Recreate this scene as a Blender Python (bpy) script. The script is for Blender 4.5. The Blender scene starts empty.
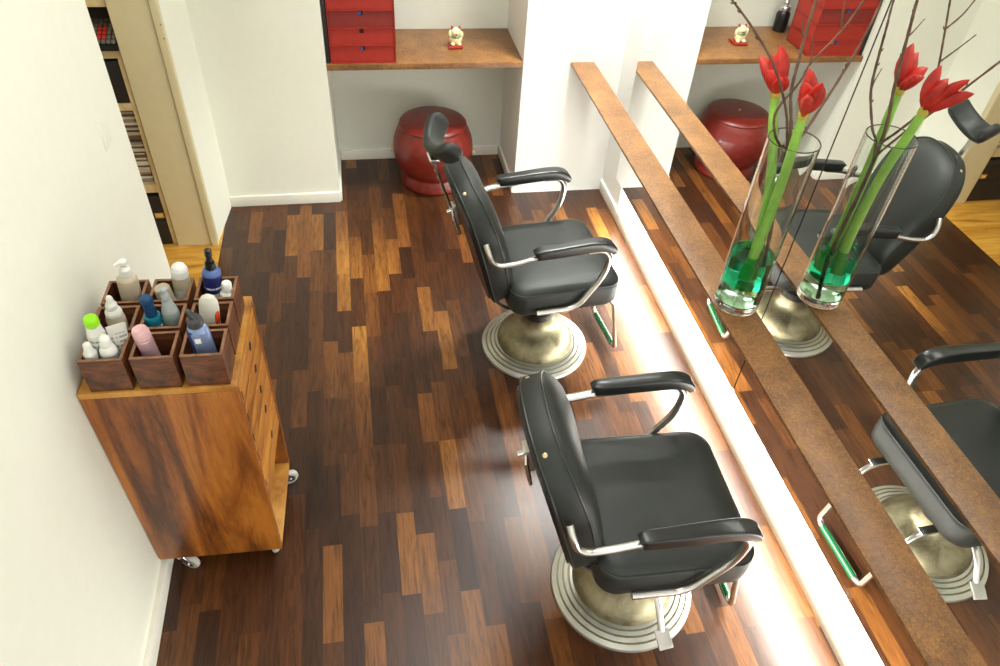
import bpy, bmesh, math, random
from mathutils import Vector, Matrix
random.seed(7)
PI = math.pi
C = bpy.context.scene.collection
scene = bpy.context.scene

# ------------------------------------------------------------------ materials
class NT:
    def __init__(s, name):
        s.m = bpy.data.materials.new(name); s.m.use_nodes = True
        s.t = s.m.node_tree; s.b = s.t.nodes['Principled BSDF']
    def n(s, kind, **k):
        nd = s.t.nodes.new(kind)
        for a, v in k.items(): setattr(nd, a, v)
        return nd
    def l(s, a, b): s.t.links.new(a, b)
    def math(s, op, a, b=None, c=None):
        nd = s.n('ShaderNodeMath', operation=op)
        for i, v in enumerate((a, b, c)):
            if v is None: continue
            if isinstance(v, (int, float)): nd.inputs[i].default_value = v
            else: s.l(v, nd.inputs[i])
        return nd.outputs[0]
    def noise(s, vec, scale, detail=3, rough=.5, dist=0):
        nd = s.n('ShaderNodeTexNoise'); nd.inputs['Scale'].default_value = scale
        nd.inputs['Detail'].default_value = detail; nd.inputs['Roughness'].default_value = rough
        nd.inputs['Distortion'].default_value = dist
        if vec is not None: s.l(vec, nd.inputs['Vector'])
        return nd.outputs['Fac']
    def ramp(s, fac, stops, interp='LINEAR'):
        nd = s.n('ShaderNodeValToRGB'); cr = nd.color_ramp; cr.interpolation = interp
        while len(cr.elements) < len(stops): cr.elements.new(.5)
        for e, (p, c) in zip(cr.elements, stops): e.position = p; e.color = (*c, 1)
        s.l(fac, nd.inputs[0]); return nd.outputs[0]
    def mix(s, fac, a, b, mode='MIX'):
        nd = s.n('ShaderNodeMix', data_type='RGBA', blend_type=mode)
        for i, v in ((0, fac), (6, a), (7, b)):
            if isinstance(v, (int, float)): nd.inputs[i].default_value = v
            elif isinstance(v, tuple): nd.inputs[i].default_value = (*v, 1)
            else: s.l(v, nd.inputs[i])
        return nd.outputs[2]
    def bump(s, h, strength=.2, dist=.002):
        nd = s.n('ShaderNodeBump'); nd.inputs['Strength'].default_value = strength
        nd.inputs['Distance'].default_value = dist
        s.l(h, nd.inputs['Height']); s.l(nd.outputs[0], s.b.inputs['Normal'])
    def coord(s, scale=(1, 1, 1), rot=(0, 0, 0), kind='Object'):
        tc = s.n('ShaderNodeTexCoord'); mp = s.n('ShaderNodeMapping')
        mp.inputs['Scale'].default_value = scale; mp.inputs['Rotation'].default_value = rot
        s.l(tc.outputs[kind], mp.inputs[0]); return mp.outputs[0]
    def set(s, **k):
        for a, v in k.items():
            i = s.b.inputs[a.replace('_', ' ')]
            if isinstance(v, tuple): i.default_value = (*v, 1)
            elif isinstance(v, (int, float)): i.default_value = v
            else: s.l(v, i)
        return s

def srgb(r, g, b):
    f = lambda c: (c / 255 / 12.92) if c <= 10 else ((c / 255 + .055) / 1.055) ** 2.4
    return (f(r), f(g), f(b))

def plain(name, col, rough=.5, metal=0, var=.06, bump=0, coat=0, **k):
    m = NT(name); v = m.coord()
    f = m.noise(v, 25, 3)
    c0 = tuple(x * (1 - var) for x in col); c1 = tuple(min(1, x * (1 + var)) for x in col)
    m.set(Base_Color=m.ramp(f, [(.3, c0), (.7, c1)]), Roughness=rough, Metallic=metal, Coat_Weight=coat, **k)
    if bump: m.bump(m.noise(m.coord(), 350, 4), bump, .001)
    return m.m

def wood(name, dark, mid, light, scale, rough=.35, rot=(0, 0, 0), dist=1.5, coat=.15):
    m = NT(name); v = m.coord(scale, rot)
    big = m.noise(v, 1.3, 4, .55, dist)
    fine = m.noise(m.coord(tuple(x * 6 for x in scale), rot), 3, 5, .65, .3)
    f = m.math('ADD', m.math('MULTIPLY', big, .78), m.math('MULTIPLY', fine, .22))
    m.set(Base_Color=m.ramp(f, [(.30, tuple(x * .55 for x in dark)), (.38, dark), (.5, mid), (.62, light)]), Roughness=rough, Coat_Weight=coat, Coat_Roughness=.25)
    m.bump(fine, .12, .0006)
    return m.m

def parquet():
    m = NT('parquet_walnut')
    g = m.n('ShaderNodeNewGeometry'); sp = m.n('ShaderNodeSeparateXYZ'); m.l(g.outputs['Position'], sp.inputs[0])
    W = .0675
    xs = m.math('DIVIDE', m.math('ADD', sp.outputs[0], 10.0 + .013), W)
    col = m.math('FLOOR', xs); fx = m.math('FRACT', xs)
    wn = m.n('ShaderNodeTexWhiteNoise', noise_dimensions='1D'); m.l(col, wn.inputs['W'])
    wn2 = m.n('ShaderNodeTexWhiteNoise', noise_dimensions='1D'); m.l(m.math('ADD', col, 371.3), wn2.inputs['W'])
    L = m.math('MULTIPLY_ADD', wn2.outputs['Value'], .14, .27)
    ys = m.math('DIVIDE', m.math('ADD', m.math('MULTIPLY', wn.outputs['Value'], 3.1), m.math('ADD', sp.outputs[1], 20.0)), L)
    row = m.math('FLOOR', ys); fy = m.math('FRACT', ys)
    cb = m.n('ShaderNodeCombineXYZ'); m.l(col, cb.inputs[0]); m.l(row, cb.inputs[1])
    w3 = m.n('ShaderNodeTexWhiteNoise', noise_dimensions='3D'); m.l(cb.outputs[0], w3.inputs['Vector'])
    rnd = w3.outputs['Value']
    # the sorted boards: paler strips come in loose clusters
    cl = m.noise(g.outputs['Position'], 1.15, 1)
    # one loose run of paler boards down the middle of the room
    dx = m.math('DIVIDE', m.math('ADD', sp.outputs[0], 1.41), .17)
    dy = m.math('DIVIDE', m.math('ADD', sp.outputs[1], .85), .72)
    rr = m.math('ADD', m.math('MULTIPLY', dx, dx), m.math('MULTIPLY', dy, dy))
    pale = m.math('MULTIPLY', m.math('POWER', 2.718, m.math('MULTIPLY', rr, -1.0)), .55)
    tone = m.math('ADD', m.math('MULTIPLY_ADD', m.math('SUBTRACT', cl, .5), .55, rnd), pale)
    base = m.ramp(m.math('MULTIPLY', tone, .74), [(.0, srgb(48, 26, 14)), (.2, srgb(60, 33, 16)), (.4, srgb(74, 42, 19)), (.55, srgb(90, 53, 22)), (.68, srgb(110, 67, 29)), (.80, srgb(138, 90, 38)), (.95, srgb(166, 114, 50))])
    # grain
    mp = m.n('ShaderNodeVectorMath', operation='MULTIPLY'); m.l(g.outputs['Position'], mp.inputs[0]); mp.inputs[1].default_value = (1, .09, 1)
    ad = m.n('ShaderNodeVectorMath', operation='ADD'); m.l(mp.outputs[0], ad.inputs[0]); m.l(w3.outputs['Color'], ad.inputs[1])
    gr = m.noise(ad.outputs[0], 75, 5, .65, .8)
    gcol = m.ramp(gr, [(.34, (.50, .47, .44)), (.5, (1.0, 1.0, 1.0)), (.68, (1.4, 1.34, 1.25))])
    c = m.mix(1.0, base, gcol, 'MULTIPLY')
    ex = m.math('MINIMUM', fx, m.math('SUBTRACT', 1.0, fx)); ey = m.math('MINIMUM', fy, m.math('SUBTRACT', 1.0, fy))
    e = m.math('MINIMUM', m.math('MULTIPLY', ex, W), m.math('MULTIPLY', ey, L))
    gap = m.math('LESS_THAN', e, .0007)
    c = m.mix(m.math('MULTIPLY', gap, .45), c, (.02, .01, .006))
    m.set(Base_Color=c, Roughness=m.math('MULTIPLY_ADD', gr, .18, .27), Coat_Weight=.4, Coat_Roughness=.27, Specular_IOR_Level=.25)
    m.bump(m.math('SUBTRACT', gr, m.math('MULTIPLY', gap, .5)), .1, .0005)
    return m.m

def leather(name, col, rough=.42):
    m = NT(name); v = m.coord()
    vo = m.n('ShaderNodeTexVoronoi'); vo.inputs['Scale'].default_value = 420; m.l(v, vo.inputs['Vector'])
    f = m.noise(v, 9, 3)
    m.set(Base_Color=m.ramp(f, [(.3, tuple(x * .8 for x in col)), (.7, tuple(x * 1.2 for x in col))]), Roughness=rough, Specular_IOR_Level=.5)
    m.bump(vo.outputs['Distance'], .12, .0006)
    return m.m

def rusty(name):
    m = NT(name); v = m.coord()
    a = m.noise(v, 9, 4, .6, .4); b = m.noise(v, 120, 5, .8, 2.5); c = m.noise(m.coord((1, 1, 1), (0, 0, .6)), 34, 4, .7, 3.0)
    f = m.math('ADD', m.math('MULTIPLY', a, .30), m.math('ADD', m.math('MULTIPLY', b, .34), m.math('MULTIPLY', c, .36)))
    base = m.ramp(f, [(.40, srgb(84, 56, 33)), (.47, srgb(114, 78, 46)), (.53, srgb(134, 93, 54)), (.60, srgb(160, 112, 58))])
    fleck = m.math('GREATER_THAN', m.noise(m.coord((1, 1, 1), (0, 0, .9)), 55, 6, .8, 4.0), .575)
    m.set(Base_Color=m.mix(m.math('MULTIPLY', fleck, .55), base, srgb(206, 142, 62)), Roughness=.42, Coat_Weight=.12, Coat_Roughness=.3)
    m.bump(b, .15, .0008)
    return m.m

def mottled_metal(name, a, b, rough, scale=14):
    m = NT(name); f = m.noise(m.coord(), scale, 6, .7, .6)
    m.set(Base_Color=m.ramp(f, [(.35, a), (.65, b)]), Metallic=1.0, Roughness=m.math('MULTIPLY_ADD', f, .25, rough))
    return m.m

def glass(name, col=(1, 1, 1), ior=1.45, rough=0):
    m = NT(name); m.set(Base_Color=col, Roughness=rough, Transmission_Weight=1.0, IOR=ior); return m.m

def emit(name, col, st):
    m = NT(name); m.set(Base_Color=(.9, .9, .9), Emission_Color=col, Emission_Strength=st); return m.m

def keyed_stripes(name, base, ink, z0, z1, scale, axis=2, thr=.55):
    """bottle plastic with small rows of print"""
    m = NT(name); tc = m.n('ShaderNodeTexCoord'); sp = m.n('ShaderNodeSeparateXYZ'); m.l(tc.outputs['Object'], sp.inputs[0])
    z = sp.outputs[2]
    inb = m.math('MULTIPLY', m.math('GREATER_THAN', z, z0), m.math('LESS_THAN', z, z1))
    rows = m.math('GREATER_THAN', m.math('FRACT', m.math('MULTIPLY', z, scale)), thr)
    nz = m.math('GREATER_THAN', m.noise(m.coord((1, 1, .02)), 260, 1), .46)
    front = m.math('LESS_THAN', sp.outputs[1], -.004)
    f = m.math('MULTIPLY', m.math('MULTIPLY', inb, rows), m.math('MULTIPLY', nz, front))
    m.set(Base_Color=m.mix(f, base, ink), Roughness=.32)
    return m.m

M = {}
M['paint'] = plain('cream_wall_paint', srgb(239, 240, 226), .6, var=.01, bump=.04)
M['paint_white'] = plain('white_wall_paint', srgb(238, 239, 234), .6, var=.01, bump=.04)
M['niche'] = plain('niche_wall_paint', srgb(228, 231, 219), .6, var=.01, bump=.04)
M['base'] = plain('white_skirting_gloss', srgb(238, 236, 224), .35, var=.01)
M['beige'] = plain('beige_frame_lacquer', srgb(218, 207, 166), .45, var=.02)
M['ceil'] = plain('ceiling_paint', srgb(235, 234, 228), .8, var=.01)
M['floor'] = parquet()
M['floor2'] = wood('honey_floor', srgb(176, 122, 40), srgb(205, 150, 58), srgb(222, 172, 80), (1, 9, 1), .35)
M['mirror'] = NT('mirror_silver').set(Base_Color=(.93, .94, .92), Metallic=1.0, Roughness=0.0).m
M['mirror_edge'] = plain('mirror_edge_dark', (.01, .014, .012), .3)
M['led'] = emit('led_diffuser', (.99, 1.0, .94), 10.0)
M['led2'] = emit('led_diffuser_upright', (1.0, .99, .94), 20.0)
M['alu'] = plain('anodised_aluminium', (.7, .7, .7), .35, 1)
M['rust'] = rusty('rust_brown_board')
M['cabinet'] = wood('cabinet_hardwood', srgb(80, 38, 10), srgb(138, 76, 22), srgb(176, 108, 36), (6.5, 6.5, .9), .38, dist=1.4)
M['cabinet_edge'] = wood('cabinet_edge_wood', srgb(150, 94, 32), srgb(186, 128, 48), srgb(206, 150, 68), (4, 3, 4), .4)
M['drawer'] = wood('drawer_front_wood', srgb(140, 78, 22), srgb(184, 118, 42), srgb(206, 144, 60), (5, 1.6, 9), .38)
M['slot'] = plain('dark_slot', (.012, .007, .004), .8)
M['box'] = wood('walnut_box', srgb(58, 28, 14), srgb(94, 50, 25), srgb(122, 70, 36), (7, 7, 18), .45)
M['box_rim'] = wood('walnut_box_rim', srgb(108, 72, 48), srgb(142, 100, 70), srgb(162, 118, 86), (7, 7, 18), .45)
M['leather'] = leather('black_leather', (.017, .021, .018), .5)
M['piping'] = leather('black_piping', (.03, .035, .032), .35)
M['chrome'] = NT('chrome').set(Base_Color=(.82, .82, .82), Metallic=1.0, Roughness=.12).m
M['satin'] = plain('satin_steel', (.66, .65, .62), .28, 1)
M['ring'] = plain('base_ring_aluminium', (.56, .56, .51), .38, 1)
M['groove'] = plain('base_ring_groove', srgb(150, 142, 112), .5, .6)
M['bronze'] = mottled_metal('aged_bronze', srgb(112, 104, 80), srgb(156, 148, 122), .34)
M['black'] = plain('black_plastic', (.012, .012, .013), .3)
M['blackgloss'] = plain('black_armrest', (.014, .016, .015), .28, coat=.15)
M['greentube'] = plain('green_foot_sleeve', srgb(10, 84, 42), .15, .3, coat=.6)
M['redlac'] = plain('red_leather_lacquer', srgb(112, 28, 19), .4, var=.22, coat=.2)
M['redcard'] = plain('red_cardboard', srgb(160, 42, 30), .5, var=.08)
M['redcard2'] = plain('dark_red_cardboard', srgb(128, 38, 30), .55, var=.08)
M['bluelabel'] = plain('blue_slot_label', srgb(30, 90, 170), .5)
M['brass'] = plain('brass', (.75, .58, .32), .3, 1)
M['glass'] = glass('clear_glass', (.97, 1, .985), 1.45)
M['water'] = glass('green_water', (.02, .74, .38), 1.33)
M['gel'] = glass('pale_green_gel', (.60, .96, .68), 1.34, .12)
M['stem'] = plain('amaryllis_stem', srgb(150, 204, 84), .4, var=.14)
M['stem'].node_tree.nodes['Principled BSDF'].inputs['Subsurface Weight'].default_value = .15
M['calyx'] = plain('yellow_green_bract', srgb(196, 186, 70), .5, var=.15)
M['petal'] = plain('red_petal', srgb(188, 38, 26), .42, var=.3)
M['bark'] = plain('twig_bark', srgb(108, 84, 66), .75, var=.35, bump=.3)
M['white'] = plain('white_plastic', srgb(235, 235, 228), .35, var=.01)
M['switch'] = plain('switch_plastic', srgb(236, 234, 220), .35, var=.01)
M['rubber'] = plain('grey_rubber_wheel', srgb(178, 176, 166), .5)
M['birch'] = wood('birch_shelf_board', srgb(196, 172, 124), srgb(214, 192, 144), srgb(224, 206, 162), (6, 6, 2), .5)
M['blackbox'] = plain('black_card_box', (.014, .013, .013), .5)
M['key_grey'] = plain('grey_keycap', srgb(112, 108, 96), .5)
M['key_red'] = plain('red_keycap', srgb(196, 52, 44), .5)

# ------------------------------------------------------------------ mesh helpers
def cr_box(bm, lo, hi, bev=0, seg=2, mtx=None):
    lo = Vector(lo); hi = Vector(hi)
    r = bmesh.ops.create_cube(bm, size=1)
    vs = r['verts']
    for v in vs:
        v.co = Vector([lo[i] + (v.co[i] + .5) * (hi[i] - lo[i]) for i in range(3)])
    if bev:
        es = list({e for v in vs for e in v.link_edges})
        rb = bmesh.ops.bevel(bm, geom=es, offset=bev, segments=seg, affect='EDGES', profile=.6)
        vs = list({v for f in rb['faces'] for v in f.verts} | {v for v in vs if v.is_valid})
    if mtx is not None:
        for v in vs: v.co = mtx @ v.co
    return vs

def spline(pts, n=8):
    P = [Vector(p) for p in pts]
    if len(P) < 3: return P
    out = []
    for i in range(len(P) - 1):
        p0 = P[max(i - 1, 0)]; p1 = P[i]; p2 = P[i + 1]; p3 = P[min(i + 2, len(P) - 1)]
        for k in range(n):
            t = k / n
            out.append(.5 * ((2 * p1) + (-p0 + p2) * t + (2 * p0 - 5 * p1 + 4 * p2 - p3) * t * t + (-p0 + 3 * p1 - 3 * p2 + p3) * t ** 3))
    out.append(P[-1]); return out

def fillet(pts, r=.03, n=6):
    """polyline with rounded corners"""
    P = [Vector(p) for p in pts]; out = [P[0]]
    for i in range(1, len(P) - 1):
        a, b, c = P[i - 1], P[i], P[i + 1]
        rr = min(r, (a - b).length * .49, (c - b).length * .49)
        p = b + (a - b).normalized() * rr; q = b + (c - b).normalized() * rr
        for k in range(n + 1):
            t = k / n; out.append((1 - t) ** 2 * p + 2 * t * (1 - t) * b + t * t * q)
    out.append(P[-1]); return out

def tube(bm, pts, r, seg=12, cap=True, sx=1, sy=1, up=None):
    P = [Vector(p) for p in pts]; n = len(P); R = r if isinstance(r, (list, tuple)) else [r] * n
    if len(R) != n: R = [R[0] + (R[-1] - R[0]) * i / (n - 1) for i in range(n)]
    rings = []; prev = None
    for i, p in enumerate(P):
        t = (P[min(i + 1, n - 1)] - P[max(i - 1, 0)]).normalized()
        if prev is None:
            ref = Vector(up) if up else (Vector((0, 0, 1)) if abs(t.z) < .9 else Vector((1, 0, 0)))
            u = (ref - t * ref.dot(t)).normalized()
        else: u = (prev - t * prev.dot(t)).normalized()
        prev = u; w = t.cross(u)
        rings.append([bm.verts.new(p + (u * math.cos(2 * PI * k / seg) * sx + w * math.sin(2 * PI * k / seg) * sy) * R[i]) for k in range(seg)])
    for a, b in zip(rings, rings[1:]):
        for k in range(seg): bm.faces.new((a[k], a[(k + 1) % seg], b[(k + 1) % seg], b[k]))
    if cap:
        bm.faces.new(rings[0][::-1]); bm.faces.new(rings[-1])
    return rings

def lathe(bm, prof, seg=48, c=(0, 0, 0), sx=1, sy=1, closed=False):
    rings = []
    for r, z in prof:
        if r < 1e-6: rings.append([bm.verts.new((c[0], c[1], c[2] + z))])
        else: rings.append([bm.verts.new((c[0] + r * sx * math.cos(2 * PI * k / seg), c[1] + r * sy * math.sin(2 * PI * k / seg), c[2] + z)) for k in range(seg)])
    pr = list(zip(rings, rings[1:]))
    if closed: pr.append((rings[-1], rings[0]))
    for a, b in pr:
        if len(a) == 1 and len(b) == 1: continue
        for k in range(seg):
            k2 = (k + 1) % seg
            if len(a) == 1: bm.faces.new((a[0], b[k2], b[k]))
            elif len(b) == 1: bm.faces.new((a[k], a[k2], b[0]))
            else: bm.faces.new((a[k], a[k2], b[k2], b[k]))
    return rings

def obj(name, bm, mat, parent=None, smooth=True, loc=None, rot=None, label=None, angle=40):
    bmesh.ops.recalc_face_normals(bm, faces=bm.faces[:])
    if bm.calc_volume(signed=True) < 0: bmesh.ops.reverse_faces(bm, faces=bm.faces[:])
    me = bpy.data.meshes.new(name); bm.to_mesh(me); bm.free()
    me.materials.append(mat)
    if smooth:
        me.polygons.foreach_set('use_smooth', [True] * len(me.polygons))
        try: me.set_sharp_from_angle(angle=math.radians(angle))
        except Exception: pass
    o = bpy.data.objects.new(name, me); C.objects.link(o)
    if parent is not None: o.parent = parent
    if loc is not None: o.location = loc
    if rot is not None: o.rotation_euler = rot
    if label: o['label'] = label
    return o

def tag(o, label, cat, group=None):
    o['label'] = label; o['category'] = cat
    if group: o['group'] = group
    return o
def thing(name, label, cat, loc=(0, 0, 0), rot=(0, 0, 0), group=None):
    o = bpy.data.objects.new(name, None); C.objects.link(o); o.empty_display_size = .05
    o.location = loc; o.rotation_euler = rot
    return tag(o, label, cat, group)
def struct(name, bm, mat, smooth=False):
    o = obj(name, bm, mat, None, smooth); o['kind'] = 'structure'; return o
def boxobj(name, lo, hi, mat, parent=None, bev=.001, **k):
    bm = bmesh.new(); cr_box(bm, lo, hi, bev); return obj(name, bm, mat, parent, **k)

# ------------------------------------------------------------------ room shell
XW, XL, ZC, YB = .062, -2.178, 2.9, -5.6
XCOL, XPIER, YN = -.500, -1.543, .487
def sbox(name, lo, hi, mat):
    bm = bmesh.new(); cr_box(bm, lo, hi); return struct(name, bm, mat)
sbox('floor', (XL - .005, YB, -.05), (XW, .55, 0), M['floor'])
sbox('floor_side_room', (-4.2, -3.0, -.05), (XL - .006, .3, 0), M['floor2'])
bm = bmesh.new()
cr_box(bm, (-4.2, YB, ZC), (.3, .6, ZC + .05)); struct('ceiling', bm, M['ceil'])
sbox('wall_right', (XW, YB, 0), (XW + .15, .6, ZC), M['paint_white'])
sbox('wall_left', (XL - .24, YB, 0), (XL, -1.312, ZC), M['paint'])
sbox('wall_left_header', (XL - .24, -1.312, 2.15), (XL, -.345, ZC), M['paint'])
bm = bmesh.new()
for z_ in (0,):
    q_ = [(XL - .235, -.345), (XL - .022, -.345), (XL + .016, .0), (XL + .016, .6), (XL - .235, .6)]
    a_ = [bm.verts.new((x, y, 0)) for x, y in q_]; b_ = [bm.verts.new((x, y, ZC)) for x, y in q_]
    bm.faces.new(a_[::-1]); bm.faces.new(b_)
    for k in range(5): bm.faces.new((a_[k], a_[(k + 1) % 5], b_[(k + 1) % 5], b_[k]))
struct('wall_left_return', bm, M['paint'])
sbox('wall_far_pier', (XL, 0, 0), (XPIER, YN + .1, ZC), M['paint'])
sbox('wall_far_column', (XCOL, 0, 0), (XW, YN + .1, ZC), M['paint_white'])
sbox('wall_niche', (XPIER, YN, 0), (XCOL, YN + .1, ZC), M['niche'])
sbox('wall_side_room_far', (-4.2, .02, 0), (XL - .235, .12, ZC), M['paint'])
sbox('wall_side_room_left', (-4.3, -3.0, 0), (-4.2, .12, ZC), M['paint'])
sbox('wall_side_room_near', (-4.2, -3.1, 0), (XL - .24, -3.0, ZC), M['paint'])
def bboard(name, lo, hi):
    bm = bmesh.new(); cr_box(bm, lo, hi, .003, 2); struct(name, bm, M['base'], True)
bboard('baseboard_left', (XL - .001, YB, 0), (XL + .018, -1.314, .075))
bboard('baseboard_pier', (XL + .017, -.013, 0), (XPIER, .001, .065))
bboard('baseboard_pier_side', (XPIER - .001, .0, 0), (XPIER + .010, YN, .065))
bboard('baseboard_niche', (XPIER + .011, YN - .012, 0), (XCOL - .013, YN + .001, .065))
bboard('baseboard_column_side', (XCOL - .012, .002, 0), (XCOL + .001, YN, .065))
bboard('baseboard_right', (XW - .012, YB, 0), (XW + .001, -.001, .072))
# door frame lining and casing at the opening to the side room
fr = bpy.data.objects.new('door_1', None); C.objects.link(fr); fr['kind'] = 'structure'
boxobj('door_lining', (XL - .226, -.372, 0), (XL - .056, -.346, 2.15), M['beige'], fr, .002)
boxobj('door_casing', (XL - .053, -.386, 0), (XL - .020, -.346, 2.2), M['beige'], fr, .003)
boxobj('door_seal', (XL - .056, -.378, 0), (XL - .053, -.347, 2.15), M['groove'], fr, .0005)
boxobj('door_gap_strip', (XL - .234, -.352, 0), (XL - .2265, -.347, 2.15), M['slot'], fr, .0005)  # dark strip standing in for the shaded gap beside the lining
for z in (1.11, 1.17):
    bm = bmesh.new(); lathe(bm, [(0, 0), (.004, 0), (.003, .0015), (0, .002)], 12)
    obj('screw', bm, M['groove'], fr, loc=(XL - .026, -.386, z), rot=(PI / 2, 0, 0))
boxobj('door_head', (XL - .226, -1.312, 2.12), (XL - .02, -.387, 2.149), M['beige'], fr, .002)

# light switch, flush with the left wall
t = thing('light_switch', 'flat cream double light switch plate on the left wall', 'light switch', (XL, -1.515, 1.255))
boxobj('plate', (0, -.040, -.048), (.002, .040, .048), M['paint'], t, .0008)
boxobj('rocker', (.002, -.034, -.042), (.0035, -.0015, .042), M['paint'], t, .0006)
boxobj('rocker', (.002, .0015, -.042), (.0035, .034, .042), M['paint'], t, .0006)

# ------------------------------------------------------------------ mirror wall
MY0, MJ, MY1, MZ0, MZ1 = -.37, -2.004, -4.3, .3036, 2.35
def mirror(y0, y1, label):
    t = thing('wall_mirror', label, 'mirror', (0, (y0 + y1) / 2, MZ0), group=None)
    h = (y0 - y1) / 2
    boxobj('mirror_glass', (0, -h, 0), (.005, h, MZ1 - MZ0), M['mirror'], t, 0, smooth=False)
    boxobj('backing_board', (.0052, -h - (.0031 if y1 < -3 else .0031) * (0 if y1 < -3 else 1), 0), (.016, h + (.0031 if y1 < -3 else 0), MZ1 - MZ0), M['mirror_edge'], t, 0, smooth=False)
    for yy in (-h + .12, h - .12):
        for zz in (.25, MZ1 - MZ0 - .25):
            boxobj('standoff', (.016, yy - .02, zz - .02), (XW, yy + .02, zz + .02), M['alu'], t, .001)
mirror(MY0, MJ + .0032, 'frameless wall mirror panel at the column end of the wall')
mirror(MJ - .0032, MY1, 'frameless wall mirror panel at the near end, behind the front chair')
t = thing('light_strip', 'long glowing white light strip above the skirting under the mirrors', 'light', (XW, (-.37 + YB) / 2, .075))
hl = (-.37 - MY1 + 1.0) / 2
boxobj('housing', (-.012, -hl + .28, 0), (-.0005, hl + .0, .205), M['alu'], t, .001)
boxobj('diffuser', (-.018, -hl + .282, .004), (-.0122, hl - .002, .200), M['led'], t, .002)
t.location.y = -.375 - hl

# narrow rust-coloured shelf in front of the mirror
bm = bmesh.new(); cr_box(bm, (-.236, -4.3, .803), (-.1025, -.001, .815), .0012)
o = obj('mirror_shelf', bm, M['rust']); tag(o, 'long narrow rust brown shelf running in front of the mirror from the white column', 'shelf')
# niche shelf
bm = bmesh.new(); cr_box(bm, (XPIER + .001, .0, .789), (XCOL - .001, YN - .001, .82), .0015)
o = obj('niche_shelf', bm, M['rust']); tag(o, 'deep rust brown shelf board fitted in the wall niche above the red stool', 'shelf')

# ------------------------------------------------------------------ barber chairs
def superout(hx, hy, r, n=10):
    pts = []
    for cx, cy, a0 in ((hx - r, hy - r, 0), (-hx + r, hy - r, 90), (-hx + r, -hy + r, 180), (hx - r, -hy + r, 270)):
        for k in range(n + 1):
            a = math.radians(a0 + 90 * k / n); pts.append((cx + r * math.cos(a), cy + r * math.sin(a)))
    return pts

def loft(bm, rings, cap0=True, cap1=True):
    R = [[bm.verts.new(p) for p in ring] for ring in rings]
    n = len(R[0])
    for a, b in zip(R, R[1:]):
        for k in range(n): bm.faces.new((a[k], a[(k + 1) % n], b[(k + 1) % n], b[k]))
    if cap0: bm.faces.new(R[0][::-1])
    if cap1: bm.faces.new(R[-1])
    return R

def back_outline(n=64, inset=0.0):
    """closed outline (s, t): half widths by height along the back"""
    W_ = [(0, .10), (.015, .150), (.06, .182), (.14, .198), (.25, .212), (.34, .217), (.42, .208), (.48, .180), (.52, .135), (.543, .08), (.55, .0)]
    pts = [(w, t) for t, w in W_]
    sp = spline([(w, t * 1.085, 0) for w, t in pts], 5)
    right = [(p.x, p.y) for p in sp]
    left = [(-x, y) for x, y in right[-2::-1]]
    out = right + left
    cx, cy = 0, .31
    if inset:
        res = []
        m = len(out)
        for i, (x, y) in enumerate(out):
            d = Vector((x - cx, (y - cy))); L = d.length
            res.append((cx + d.x * (L - inset) / L, cy + d.y * (L - inset) / L))
        return res
    return out

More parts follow.
